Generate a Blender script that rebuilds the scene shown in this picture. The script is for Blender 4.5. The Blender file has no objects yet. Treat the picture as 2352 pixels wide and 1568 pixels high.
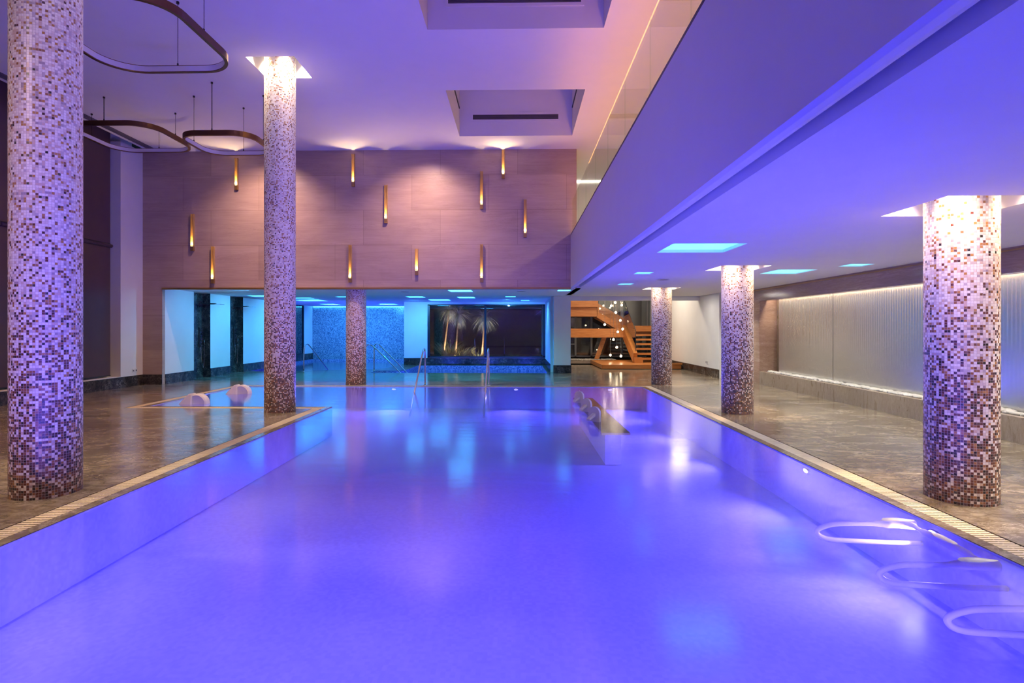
import bpy, math, random
from mathutils import Vector, Matrix
from mathutils.geometry import tessellate_polygon
R = math.radians
random.seed(7)
sc = bpy.context.scene
col = sc.collection

# ------------------------------------------------------------------ helpers
class MB:
    def __init__(s): s.v = []; s.f = []; s.uv = {}; s.m = []; s.cur = 0
    def face(s, idx): s.f.append(tuple(idx)); s.m.append(s.cur)
    def quad(s, a, b, c, d):
        n = len(s.v); s.v += [tuple(a), tuple(b), tuple(c), tuple(d)]; s.face((n, n+1, n+2, n+3))
    def box(s, x0, x1, y0, y1, z0, z1):
        n = len(s.v)
        s.v += [(x0,y0,z0),(x1,y0,z0),(x1,y1,z0),(x0,y1,z0),(x0,y0,z1),(x1,y0,z1),(x1,y1,z1),(x0,y1,z1)]
        for q in ((3,2,1,0),(4,5,6,7),(0,1,5,4),(1,2,6,5),(2,3,7,6),(3,0,4,7)): s.face([n+i for i in q])
        return s
    def hexa(s, p):                                   # eight corners: bottom ring then top ring
        n = len(s.v); s.v += [tuple(q) for q in p]
        for q in ((3,2,1,0),(4,5,6,7),(0,1,5,4),(1,2,6,5),(2,3,7,6),(3,0,4,7)): s.face([n+i for i in q])
        return s
    def slab(s, outer, holes, z0, z1, bottom=True, top=True):
        loops = [[Vector((x, y, 0)) for x, y in outer]] + [[Vector((x, y, 0)) for x, y in h] for h in holes]
        flat = [p for l in loops for p in l]
        tris = tessellate_polygon(loops)
        n = len(s.v); k = len(flat)
        s.v += [(p.x, p.y, z0) for p in flat] + [(p.x, p.y, z1) for p in flat]
        for t in tris:
            a, b, c = [flat[i] for i in t]
            ccw = (b.x-a.x)*(c.y-a.y)-(b.y-a.y)*(c.x-a.x) > 0
            t = t if ccw else t[::-1]
            if top: s.face([n+k+i for i in t])
            if bottom: s.face([n+i for i in t[::-1]])
        off = 0
        for li, l in enumerate(loops):
            m = len(l)
            area = sum(l[i].x*l[(i+1)%m].y-l[(i+1)%m].x*l[i].y for i in range(m))
            for i in range(m):
                a, b = off+i, off+(i+1)%m
                if (area > 0) != (li == 0): a, b = b, a
                s.face((n+a, n+b, n+k+b, n+k+a))
            off += m
        return s
    def extrude_y(s, prof, y0, y1, closed=True):      # profile in (x,z)
        n = len(s.v); m = len(prof)
        s.v += [(x, y0, z) for x, z in prof] + [(x, y1, z) for x, z in prof]
        for i in range(m if closed else m-1):
            j = (i+1) % m; s.face((n+i, n+j, n+m+j, n+m+i))
        if closed:
            s.face([n+i for i in range(m)][::-1]); s.face([n+m+i for i in range(m)])
        return s
    def tube(s, pts, r, n=8, cap=True):
        pts = [Vector(p) for p in pts]; rr = r if isinstance(r, (list, tuple)) else [r]*len(pts)
        base = len(s.v); up = None
        for i, p in enumerate(pts):
            d = (pts[min(i+1, len(pts)-1)]-pts[max(i-1, 0)]).normalized()
            if up is None: up = Vector((0,0,1)) if abs(d.z) < .9 else Vector((1,0,0))
            a = d.cross(up).normalized(); b = a.cross(d).normalized(); up = b
            for k in range(n):
                t = 2*math.pi*k/n; q = p + (a*math.cos(t)+b*math.sin(t))*rr[i]; s.v.append(tuple(q))
        for i in range(len(pts)-1):
            for k in range(n):
                k2 = (k+1) % n
                s.face((base+i*n+k, base+i*n+k2, base+(i+1)*n+k2, base+(i+1)*n+k))
        if cap:
            s.face([base+k for k in range(n)][::-1]); s.face([base+(len(pts)-1)*n+k for k in range(n)])
        return s
    def lathe(s, prof, n=32, c=(0,0,0), uv=None):      # prof (r,z)
        base = len(s.v); w = n+1 if uv else n
        for r, z in prof:
            for k in range(w):
                t = 2*math.pi*k/n; s.v.append((c[0]+r*math.cos(t), c[1]+r*math.sin(t), c[2]+z))
        for i in range(len(prof)-1):
            for k in range(n):
                k2 = k+1 if uv else (k+1) % n
                if uv: s.uv[len(s.f)] = [(k/n*uv, prof[i][1]), ((k+1)/n*uv, prof[i][1]), ((k+1)/n*uv, prof[i+1][1]), (k/n*uv, prof[i+1][1])]
                s.face((base+i*w+k, base+i*w+k2, base+(i+1)*w+k2, base+(i+1)*w+k))
        return s
    def sphere(s, c, r, n=12, m=8, sz=1.0):
        prof = [(max(r*math.sin(math.pi*i/m), 1e-4), -r*sz*math.cos(math.pi*i/m)) for i in range(m+1)]
        return s.lathe(prof, n, c)
    def build(s, name, mat, parent=None, smooth=False, bevel=0, org=None):
        o0 = Vector((0,0,0))
        if org is not None: o0 = Vector(org)
        elif parent is not None:
            p = parent
            while p is not None: o0 = o0+p.location; p = p.parent
        me = bpy.data.meshes.new(name)
        me.from_pydata([tuple(Vector(v)-o0) for v in s.v], [], s.f)
        for m in (mat if isinstance(mat, (list, tuple)) else [mat]): me.materials.append(m)
        if any(s.m):
            for p, mi in zip(me.polygons, s.m): p.material_index = mi
        if s.uv:
            uvl = me.uv_layers.new(name='UVMap')
            for pi, uvs in s.uv.items():
                for li, u in zip(me.polygons[pi].loop_indices, uvs): uvl.data[li].uv = u
        if smooth:
            for p in me.polygons: p.use_smooth = True
        me.update()
        o = bpy.data.objects.new(name, me); col.objects.link(o)
        if parent is not None: o.parent = parent
        elif org is not None: o.location = o0
        if bevel:
            b = o.modifiers.new('bevel', 'BEVEL'); b.width = bevel; b.segments = 2; b.limit_method = 'ANGLE'; b.angle_limit = R(40)
        if smooth and not bevel:
            pass
        return o

def rect(x0, x1, y0, y1): return [(x0,y0),(x1,y0),(x1,y1),(x0,y1)]
def tag(o, label, cat, group=None, kind=None):
    o['label'] = label; o['category'] = cat
    if group: o['group'] = group
    if kind: o['kind'] = kind
    return o
def thing(name, loc, label, cat, group=None):
    o = bpy.data.objects.new(name, None); col.objects.link(o); o.location = loc; o.empty_display_size = .1
    return tag(o, label, cat, group)
def struct(o): o['kind'] = 'structure'; return o
def copy_tree(o, parent=None):
    c = o.copy(); col.objects.link(c); c.parent = parent
    for ch in list(o.children): copy_tree(ch, c)
    return c
def smooth_path(pts, n=6):                                # Catmull-Rom through points
    P = [Vector(p) for p in pts]; P = [P[0]*2-P[1]]+P+[P[-1]*2-P[-2]]; out = []
    for i in range(1, len(P)-2):
        a, b, c, d = P[i-1:i+3]
        for k in range(n):
            t = k/n
            out.append(.5*((2*b)+(c-a)*t+(2*a-5*b+4*c-d)*t*t+(3*b-a-3*c+d)*t**3))
    out.append(P[-2]); return out

# ------------------------------------------------------------------ materials
class NT:
    def __init__(s, name):
        s.mat = bpy.data.materials.new(name); s.mat.use_nodes = True
        s.t = s.mat.node_tree; s.n = s.t.nodes; s.l = s.t.links
        s.bsdf = s.n['Principled BSDF']; s.out = s.n['Material Output']
    def node(s, typ, **kw):
        n = s.n.new(typ)
        for k, v in kw.items(): setattr(n, k, v)
        return n
    def link(s, a, b): s.l.new(a, b)
    def math(s, op, a, b=None, c=None):
        n = s.node('ShaderNodeMath', operation=op)
        for i, x in enumerate((a, b, c)):
            if x is None: continue
            if isinstance(x, (int, float)): n.inputs[i].default_value = x
            else: s.link(x, n.inputs[i])
        return n.outputs[0]
    def ramp(s, fac, stops, interp='LINEAR'):
        n = s.node('ShaderNodeValToRGB'); e = n.color_ramp; e.interpolation = interp
        while len(e.elements) < len(stops): e.elements.new(.5)
        for el, (p, c) in zip(e.elements, stops):
            el.position = p; el.color = (*c, 1) if len(c) == 3 else c
        s.link(fac, n.inputs[0]); return n.outputs[0]
    def mix(s, fac, a, b):
        n = s.node('ShaderNodeMix', data_type='RGBA')
        for i, x in ((0, fac), (6, a), (7, b)):
            if isinstance(x, (int, float)): n.inputs[i].default_value = x
            elif isinstance(x, tuple): n.inputs[i].default_value = (*x, 1) if len(x) == 3 else x
            else: s.link(x, n.inputs[i])
        return n.outputs[2]
    def coords(s, kind='Object', scale=(1,1,1), rot=(0,0,0)):
        tc = s.node('ShaderNodeTexCoord'); mp = s.node('ShaderNodeMapping')
        s.link(tc.outputs[kind], mp.inputs[0]); mp.inputs['Scale'].default_value = scale; mp.inputs['Rotation'].default_value = rot
        return mp.outputs[0]
    def noise(s, vec, scale, detail=4, rough=.5, dist=0):
        n = s.node('ShaderNodeTexNoise'); n.inputs['Scale'].default_value = scale; n.inputs['Detail'].default_value = detail
        n.inputs['Roughness'].default_value = rough; n.inputs['Distortion'].default_value = dist
        s.link(vec, n.inputs['Vector']); return n.outputs['Fac']
    def bump(s, h, strength=.3, dist=.01):
        n = s.node('ShaderNodeBump'); n.inputs['Strength'].default_value = strength; n.inputs['Distance'].default_value = dist
        s.link(h, n.inputs['Height']); return n.outputs[0]
    def set(s, **kw):
        for k, v in kw.items():
            i = s.bsdf.inputs[k.replace('_', ' ')]
            if isinstance(v, (int, float)): i.default_value = v
            elif isinstance(v, tuple): i.default_value = (*v, 1) if len(v) == 3 else v
            else: s.link(v, i)
        return s

def plain(name, c, rough=.5, metal=0, var=.04, nscale=3, spec=.5):
    m = NT(name); v = m.noise(m.coords(), nscale, 3)
    k = lambda f: tuple(max(0, min(1, x*f)) for x in c)
    m.set(Base_Color=m.ramp(v, [(.3, k(1-var)), (.7, k(1+var))]), Roughness=rough, Metallic=metal, Specular_IOR_Level=spec)
    return m.mat
def emit(name, c, s, sample=True):
    m = NT(name); v = m.noise(m.coords(), 5, 1)
    m.set(Base_Color=(.8,.8,.8), Emission_Color=c, Emission_Strength=s, Roughness=.4)
    if not sample: m.mat.cycles.emission_sampling = 'NONE'
    return m.mat

M = {}
M['white'] = plain('white_plaster', (.8,.79,.77), .75, var=.015)
M['ceil'] = plain('ceiling_plaster', (.82,.81,.8), .8, var=.01)
M['fascia'] = plain('fascia_plaster', (.78,.77,.76), .55, var=.01)
M['bronze'] = plain('bronze', (.19,.095,.045), .32, 1, var=.1)
M['brass'] = plain('brass', (.62,.40,.14), .3, 1, var=.06)
M['satin_brass'] = plain('satin_brass', (.60,.38,.12), .5, .35, var=.04)
M['gold'] = plain('bronze_trim', (.45,.27,.10), .4, .8, var=.05)
M['steel'] = plain('stainless_steel', (.72,.72,.74), .14, 1, var=.03)
M['dark'] = plain('dark_metal', (.03,.03,.035), .4, .2)
M['frame'] = plain('window_frame', (.02,.03,.045), .35, .3)
M['black'] = plain('black_cable', (.02,.018,.016), .5)
M['diff'] = plain('opal_diffuser', (.75,.72,.72), .5, var=.01)
M['grate'] = plain('cream_grating', (.78,.66,.45), .45, var=.05, nscale=9)
M['channel'] = plain('dark_channel', (.08,.045,.02), .6)
M['grille'] = plain('grey_grille', (.20,.17,.20), .5, .3)
M['gloss_white'] = plain('glossy_fibreglass', (.85,.82,.8), .12, var=.02)
M['rail_white'] = plain('matt_fibreglass', (.80,.76,.72), .4, var=.02)
M['pebble'] = plain('white_pebble', (.55,.53,.49), .5, var=.2, nscale=2.5)
M['blind'] = plain('roller_blind', (.105,.066,.070), .3, var=.06, spec=.35)
M['plastic'] = plain('white_plastic', (.8,.8,.8), .4, var=.01)
M['leaf'] = plain('palm_leaf', (.42,.44,.34), .6, var=.3)
M['grass'] = plain('dry_grass', (.55,.50,.28), .7, var=.3)
M['green'] = plain('green_leaf', (.14,.22,.07), .6, var=.3)
M['bark'] = plain('palm_bark', (.34,.19,.10), .8, var=.35, nscale=14)
M['soil'] = plain('soil', (.04,.03,.02), .9, var=.3)
M['outwall'] = plain('garden_wall', (.05,.045,.045), .9, var=.2)
M['grey_frame'] = plain('grey_window_frame', (.20,.20,.20), .5, .3)

def wood():
    m = NT('oiled_timber'); c = m.coords(scale=(.6,2.2,9))
    n1 = m.noise(c, 3, 6, .6, .4); n2 = m.noise(m.coords(scale=(1,1,14)), 4, 3)
    f = m.math('ADD', m.math('MULTIPLY', n1, .65), m.math('MULTIPLY', n2, .35))
    m.set(Base_Color=m.ramp(f, [(.3, (.36,.11,.025)), (.5, (.52,.19,.045)), (.7, (.62,.27,.08))]), Roughness=.32)
    return m.mat
M['wood'] = wood()

def marble(name, cols, vein, rough, scale=1.0, stretch=(1,1,1), spec=.5, slab=None):
    m = NT(name); c = m.coords(scale=stretch)
    n1 = m.noise(c, 1.1*scale, 7, .64, 1.6); n2 = m.noise(c, 3.2*scale, 5, .65, 2.4); n3 = m.noise(c, .55*scale, 1, .5, .6)
    base = m.ramp(m.math('ADD', m.math('MULTIPLY', n1, .7), m.math('MULTIPLY', n3, .3)), [(.32, cols[0]), (.48, cols[1]), (.66, cols[2])])
    r = m.math('ABSOLUTE', m.math('SUBTRACT', n2, .5)); v = m.ramp(r, [(0, (1,1,1)), (.022, (0,0,0))])
    n4 = m.noise(c, 2*scale, 3); vm = m.math('MULTIPLY', v, m.ramp(n4, [(.5, (0,0,0)), (.62, (1,1,1))]))
    fine = m.noise(c, 6.5*scale, 6, .7, 1.2); base = m.mix(m.ramp(fine, [(.42, (.75,.75,.75)), (.60, (0,0,0))]), base, cols[0])
    cc = m.mix(m.math('MULTIPLY', vm, .75), base, vein)
    if slab:
        b = m.node('ShaderNodeTexBrick'); m.link(m.coords(), b.inputs['Vector'])
        b.inputs['Scale'].default_value = 1; b.inputs['Mortar Size'].default_value = .002; b.inputs['Brick Width'].default_value = slab[0]; b.inputs['Row Height'].default_value = slab[1]
        b.inputs['Color1'].default_value = (.88,.88,.88,1); b.inputs['Color2'].default_value = (1.06,1.06,1.06,1); b.inputs['Mortar'].default_value = (.55,.55,.55,1)
        mx = m.node('ShaderNodeMix', data_type='RGBA', blend_type='MULTIPLY'); mx.inputs[0].default_value = 1
        m.link(cc, mx.inputs[6]); m.link(b.outputs['Color'], mx.inputs[7]); cc = mx.outputs[2]
    m.set(Base_Color=cc, Roughness=m.ramp(n1, [(.3, (rough*.8,)*3), (.7, (rough*1.25,)*3)]), Specular_IOR_Level=spec)
    return m.mat
M['floor'] = marble('floor_marble', ((.13,.098,.066), (.27,.22,.16), (.42,.355,.275)), (.60,.52,.42), .16, .9, (1,1.6,1), slab=(1.2,.9))
M['skirt'] = marble('skirting_marble', ((.018,.018,.022), (.06,.052,.05), (.13,.11,.10)), (.45,.40,.36), .2, 2.2)
M['island'] = marble('island_marble', ((.42,.27,.15), (.56,.40,.25), (.66,.52,.36)), (.75,.62,.45), .2, 1.5)
M['header'] = marble('header_marble', ((.30,.19,.14), (.38,.25,.19), (.45,.32,.26)), (.52,.40,.33), .16, 1.2, (1,.35,4))
M['curbstone'] = marble('curb_stone', ((.25,.19,.135), (.31,.245,.18), (.38,.31,.235)), (.42,.36,.28), .3, 5, (1,1,.25))
M['stone'] = marble('planter_stone', ((.26,.19,.14), (.36,.27,.20), (.44,.35,.27)), (.55,.45,.36), .5, 4)

def travertine():
    m = NT('travertine_slabs')
    c = m.coords(scale=(.45,1,1.7), rot=(0,R(4),0))
    n1 = m.noise(c, 1.3, 8, .6, 1.3); n2 = m.noise(m.coords(scale=(.25,1,5), rot=(0,R(-3),0)), 3.0, 7, .65, 1.4); n3 = m.noise(m.coords(scale=(.5,1,5)), 2.4, 9, .7, 2.2)
    f = m.math('ADD', m.math('MULTIPLY', n1, .55), m.math('MULTIPLY', n2, .45))
    base = m.ramp(f, [(.30, (.39,.275,.215)), (.5, (.47,.345,.275)), (.70, (.55,.42,.34))])
    r = m.math('ABSOLUTE', m.math('SUBTRACT', n3, .5)); v = m.ramp(r, [(0, (1,1,1)), (.014, (0,0,0))])
    vm = m.math('MULTIPLY', v, m.ramp(m.noise(c, 1.6, 2), [(.5, (0,0,0)), (.62, (1,1,1))]))
    base = m.mix(m.math('MULTIPLY', vm, .45), base, (.20,.12,.085))
    mp = m.coords(rot=(R(90),0,0)); b = m.node('ShaderNodeTexBrick', offset=.37, offset_frequency=2); m.link(mp, b.inputs['Vector'])
    for k, x in (('Scale',1), ('Mortar Size',.0035), ('Brick Width',2.05), ('Row Height',.93)): b.inputs[k].default_value = x
    b.inputs['Color1'].default_value = (.90,.88,.88,1); b.inputs['Color2'].default_value = (1.08,1.06,1.04,1); b.inputs['Mortar'].default_value = (.6,.56,.52,1)
    mx = m.node('ShaderNodeMix', data_type='RGBA', blend_type='MULTIPLY'); mx.inputs[0].default_value = 1
    m.link(base, mx.inputs[6]); m.link(b.outputs['Color'], mx.inputs[7])
    m.set(Base_Color=mx.outputs[2], Roughness=.38)
    m.link(m.bump(n2, .12, .01), m.bsdf.inputs['Normal'])
    return m.mat
M['trav'] = travertine()

def column_mosaic(name, stops, tile=.0222):
    """glass mosaic, share of dark tiles rising towards the foot"""
    m = NT(name); tc = m.node('ShaderNodeTexCoord'); sp = m.node('ShaderNodeSeparateXYZ'); m.link(tc.outputs['UV'], sp.inputs[0])
    u = m.math('DIVIDE', sp.outputs[0], tile); v = m.math('DIVIDE', sp.outputs[1], tile)
    fu, fv = m.math('FLOOR', u), m.math('FLOOR', v)
    oi = m.node('ShaderNodeObjectInfo'); cb = m.node('ShaderNodeCombineXYZ')
    m.link(fu, cb.inputs[0]); m.link(fv, cb.inputs[1]); m.link(m.math('MULTIPLY', oi.outputs['Random'], 91.7), cb.inputs[2])
    wn = m.node('ShaderNodeTexWhiteNoise', noise_dimensions='3D'); m.link(cb.outputs[0], wn.inputs['Vector'])
    ws = m.node('ShaderNodeSeparateColor'); m.link(wn.outputs['Color'], ws.inputs[0])
    prob = m.ramp(m.math('DIVIDE', sp.outputs[1], 6.5), [(z/6.5, (p,p,p)) for z, p in stops])
    isd = m.math('LESS_THAN', ws.outputs[0], prob)
    light = m.ramp(ws.outputs[1], [(0, (.80,.73,.66)), (.30, (.70,.58,.52)), (.50, (.86,.80,.73)), (.66, (.52,.43,.43)), (.74, (.64,.46,.36)), (.84, (.38,.29,.31)), (.89, (.45,.21,.05)), (.96,(.30,.12,.04))], 'CONSTANT')
    dark = m.ramp(ws.outputs[2], [(0, (.13,.028,.014)), (.30, (.055,.012,.010)), (.50, (.010,.006,.008)), (.66, (.26,.09,.03)), (.82, (.09,.035,.04)), (.92,(.34,.14,.04))], 'CONSTANT')
    c = m.mix(isd, light, dark)
    nn = m.noise(m.coords('UV', (30,30,30)), 2.5, 4, .6, 1.5)
    c = m.mix(m.math('MULTIPLY', m.ramp(nn, [(.5, (0,0,0)), (.62, (1,1,1))]), .25), c, (.45,.38,.38))
    gx = m.math('ABSOLUTE', m.math('SUBTRACT', m.math('FRACT', u), .5)); gy = m.math('ABSOLUTE', m.math('SUBTRACT', m.math('FRACT', v), .5))
    g = m.math('MAXIMUM', gx, gy); gm = m.math('GREATER_THAN', g, .455)
    c = m.mix(gm, c, (.50,.44,.42))
    m.set(Base_Color=c, Roughness=m.mix(gm, (.34,.34,.34), (.7,.7,.7)), Specular_IOR_Level=.55)
    tilt = m.math('MULTIPLY', m.math('FRACT', v), m.math('SUBTRACT', ws.outputs[1], .2))
    h = m.math('ADD', m.ramp(g, [(.42, (1,1,1)), (.49, (0,0,0))]), tilt)
    m.link(m.bump(h, .35, .002), m.bsdf.inputs['Normal'])
    return m.mat
M['col_tall'] = column_mosaic('column_mosaic_tall', [(0, .80), (.5, .60), (1.1, .40), (1.9, .16), (2.7, .07), (6.5, .02)])
M['col_low'] = column_mosaic('column_mosaic_low', [(0, .86), (.45, .68), (1.0, .43), (1.6, .18), (2.1, .06), (2.45, .01)])

def pool_mosaic(name, a, b, tile, grout, rough=.25):
    m = NT(name); vec = m.coords(); sp = m.node('ShaderNodeVectorMath', operation='DIVIDE'); m.link(vec, sp.inputs[0]); sp.inputs[1].default_value = (tile,)*3
    off = m.node('ShaderNodeVectorMath', operation='ADD'); m.link(sp.outputs[0], off.inputs[0]); off.inputs[1].default_value = (.37,.37,.37)
    fl = m.node('ShaderNodeVectorMath', operation='FLOOR'); m.link(off.outputs[0], fl.inputs[0])
    wn = m.node('ShaderNodeTexWhiteNoise'); m.link(fl.outputs[0], wn.inputs['Vector'])
    c = m.ramp(wn.outputs['Value'], [(0, a), (.5, tuple((x+y)/2 for x, y in zip(a, b))), (1, b)])
    m.set(Base_Color=c, Roughness=rough, Specular_IOR_Level=.2)
    return m.mat
M['pool'] = pool_mosaic('pool_tiles', (.52,.53,.84), (.60,.61,.90), .03, (.8,.8,.8), .8)
M['bluemosaic'] = pool_mosaic('blue_glass_mosaic', (.07,.13,.24), (.34,.46,.58), .03, (.1,.1,.2))
M['bandmosaic'] = pool_mosaic('blue_band_mosaic', (.10,.14,.34), (.34,.40,.66), .04, (.1,.1,.2))

def clear(name, tint, rough, ior=1.33, bumpy=None, boost=1.0):
    m = NT(name); m.n.remove(m.bsdf)
    t = m.node('ShaderNodeBsdfTransparent'); t.inputs[0].default_value = (*tint, 1)
    g = m.node('ShaderNodeBsdfGlossy'); g.inputs['Roughness'].default_value = rough; g.inputs['Color'].default_value = (.95,.95,.95,1)
    f = m.node('ShaderNodeFresnel'); f.inputs['IOR'].default_value = ior
    fac = m.math('MULTIPLY', f.outputs[0], boost) if boost != 1 else f.outputs[0]
    if bumpy:
        n = m.noise(m.coords(scale=bumpy[0]), bumpy[1], 1, .5, 0)
        b = m.bump(n, bumpy[2], bumpy[3]); m.link(b, g.inputs['Normal'])
    x = m.node('ShaderNodeMixShader'); m.link(fac, x.inputs[0]); m.link(t.outputs[0], x.inputs[1]); m.link(g.outputs[0], x.inputs[2])
    m.link(x.outputs[0], m.out.inputs['Surface']); return m.mat
M['water'] = clear('pool_water_surface', (.62,.61,1), .15, 1.42, ((.9,2.6,1), 1.6, .30, .006), 1.45)
M['glass'] = clear('clear_glass', (.97,.99,.98), .02, 1.5, boost=1.7)
M['rail_glass'] = clear('balustrade_glass', (.93,.97,.94), .02, 1.5, boost=.3)
M['bulbglass'] = clear('globe_glass', (.99,.98,.96), .05, 1.3, boost=.5)
M['win_glass'] = clear('double_glazing', (.93,.95,.97), .02, 1.5, boost=2.6)

def cascade():
    m = NT('fluted_water_film')
    w = m.node('ShaderNodeTexWave', wave_type='BANDS', bands_direction='Y'); m.link(m.coords(), w.inputs['Vector'])
    w.inputs['Scale'].default_value = 4.6; w.inputs['Distortion'].default_value = .5; w.inputs['Detail'].default_value = 2; w.inputs['Detail Scale'].default_value = .6
    mp = m.coords(scale=(1,14,.8)); n = m.noise(mp, 1.5, 3)
    z = m.node('ShaderNodeSeparateXYZ'); m.link(m.coords(), z.inputs[0])
    amp = m.math('ADD', m.math('MULTIPLY', m.math('SUBTRACT', z.outputs[2], .9), .55), .22); amp = m.math('MAXIMUM', amp, .06)
    h = m.math('MULTIPLY', m.math('ADD', w.outputs['Fac'], n), amp)
    m.set(Base_Color=(.62,.61,.58), Metallic=.8, Roughness=.25)
    m.link(m.bump(h, .42, .010), m.bsdf.inputs['Normal']); return m.mat
M['cascade'] = cascade()
M['cyan'] = emit('cyan_panel', (.045,.50,1), 7)
M['cyan_soft'] = emit('cyan_panel_soft', (.10,.72,.85), 1.8)
M['warm_led'] = emit('warm_led', (1,.78,.5), 6, False)
M['spot_lens'] = emit('spot_lens', (1,.86,.62), 7, False)
M['bulb'] = emit('bulb', (1,.80,.52), 20, False)
M['led_white'] = emit('white_led', (1,.9,.78), 7, False)
M['violet_lens'] = emit('violet_lens', (.55,.5,1), 6, False)

# ------------------------------------------------------------------ lights
def lamp(kind, name, loc, target, power, color, **kw):
    d = bpy.data.lights.new(name, kind); d.energy = power; d.color = color
    for k, v in kw.items(): setattr(d, k, v)
    o = bpy.data.objects.new(name, d); col.objects.link(o); o.location = loc
    if target is not None:
        o.rotation_euler = (Vector(target)-Vector(loc)).to_track_quat('-Z', 'Y').to_euler()
    return o
WARM = (1,.74,.46); VIOLET = (.16,.13,1); CYAN = (.03,.6,1)

# ------------------------------------------------------------------ dimensions
HC = 6.24                # high ceiling
LC = 2.58                # low ceiling
TY = 15.05               # travertine wall plane
CX = (-4.32, 3.93); CY = (5.13, 10.26, 15.42); CR = .27
WZ = -.012               # water level
# ------------------------------------------------------------------ floor and pools
def Lshape(d): return [(-3.57-d,1-d),(3.2+d,1-d),(3.2+d,14.66+d),(-7.15-d,14.66+d),(-7.15-d,10.88-d),(-3.57-d,10.88-d)]
P2 = [(-5.0,19.15),(1.0,19.15),(1.0,23.0),(-4.04,23.0),(-4.04,20.25),(-5.0,20.25)]
P3 = [(-9.2,19.75),(-7.9,19.85),(-7.2,20.35),(-6.3,20.75),(-5.4,20.85),(-4.95,21.6),(-4.85,23.6),(-4.85,27.95),(-10.1,27.95),(-10.1,20.6)]
fl = MB().slab(rect(-10.05, 7.2, -2.6, 17), [Lshape(.29)], -.3, 0)
fl.slab([(-10.05,17),(7.2,17),(7.2,28.2),(-4.85,28.2),(-4.85,23.6),(-4.95,21.6),(-5.4,20.85),(-6.3,20.75),(-7.2,20.35),(-7.9,19.85),(-9.2,19.75),(-10.05,20.6)], [P2], -.3, 0)
struct(fl.build('floor', M['floor']))
b = MB().slab(Lshape(.10), [Lshape(0)], -.05, 0); struct(b.build('trim_1', M['floor']))
def basin(name, poly, z, mats, top=0):
    b = MB(); n = len(poly); a = sum(poly[i][0]*poly[(i+1)%n][1]-poly[(i+1)%n][0]*poly[i][1] for i in range(n))
    if a < 0: poly = poly[::-1]
    q = []                                              # shrink by 3 mm so the tiles stand proud of the slab edge
    for i in range(n):
        p0, p1, p2 = Vector(poly[i-1]), Vector(poly[i]), Vector(poly[(i+1) % n])
        d0, d1 = (p1-p0).normalized(), (p2-p1).normalized(); n0, n1 = Vector((-d0.y,d0.x)), Vector((-d1.y,d1.x)); m_ = (n0+n1).normalized()
        q.append(tuple(p1+m_*.003/max(m_.dot(n0), .3)))
    poly = q
    b.slab(poly, [], z-.05, z)
    for i in range(n):
        (x0, y0), (x1, y1) = poly[i], poly[(i+1) % n]
        b.cur = 1; b.quad((x1,y1,z),(x0,y0,z),(x0,y0,top),(x1,y1,top)); b.cur = 0
    return struct(b.build(name, mats))
PZ = -.56
basin('pool_basin', Lshape(0), PZ, [M['pool'], M['pool']], -.004)
basin('plunge_pool_basin', P2, -.9, [M['bluemosaic'], M['bandmosaic']], -.002)
basin('whirlpool_basin', P3, -.8, [M['bluemosaic'], M['bandmosaic']], -.002)
def water(poly, z, label, name='pool_water'):
    o = MB().slab(poly, [], z-.002, z, bottom=False).build(name, M['water'])
    # only the top face
    import bmesh
    bm = bmesh.new(); bm.from_mesh(o.data); bmesh.ops.delete(bm, geom=[f for f in bm.faces if abs(f.normal.z) < .5], context='FACES'); bm.to_mesh(o.data); bm.free()
    return tag(o, label, 'water', kind='stuff')
water(Lshape(0), WZ, 'still violet-lit water filling the large L-shaped main pool')
water(P2, -.22, 'blue water of the sunken plunge pool below the garden window')
water(P3, -.12, 'blue water of the whirlpool at the foot of the blue mosaic wall')
# overflow grating
g = MB(); C, G = Lshape(.10), Lshape(.29)
g2 = MB()
def grate_run(axis, a0, a1, b0, b1):
    n = int((a1-a0)/.04)
    for i in range(n):
        a = a0+(i+.5)*(a1-a0)/n; lo, hi = a-.013, a+.013
        if axis == 'y': g.box(b0+.006, b1-.012, lo, hi, -.03, -.003)
        else: g.box(lo, hi, b0+.006, b1-.012, -.03, -.003)
    mid = (b0+b1)/2
    if axis == 'y': g.box(mid-.005, mid+.005, a0, a1, -.028, -.005)
    else: g.box(a0, a1, mid-.005, mid+.005, -.028, -.005)
grate_run('y', 1, 10.59, -3.86, -3.67); grate_run('y', 1, 14.95, 3.30, 3.49)
grate_run('x', -7.25, 3.3, 14.76, 14.95); grate_run('y', 10.59, 14.95, -7.44, -7.25); grate_run('x', -7.25, -3.67, 10.59, 10.78)
gt = g.build('overflow_grating', M['grate']); tag(gt, 'cream slatted overflow grating running round the main pool edge', 'grating')
ch = MB().slab(Lshape(.288), [Lshape(.10)], -.12, -.045); o = ch.build('drain_channel', M['channel'], gt)
# marble island in the pool
isl = MB().box(1.22, 1.64, 8.3, 12.5, -.05, -.018).build('marble_ledge', M['island'], org=(1.43,10.4,PZ)); MB().box(1.32, 1.56, 8.6, 12.2, PZ+.01, -.05).build('base', M['pool'], isl); tag(isl, 'long narrow tan marble ledge standing in the main pool', 'ledge')
# pool step band at foot of left bench is the basin wall itself

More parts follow.
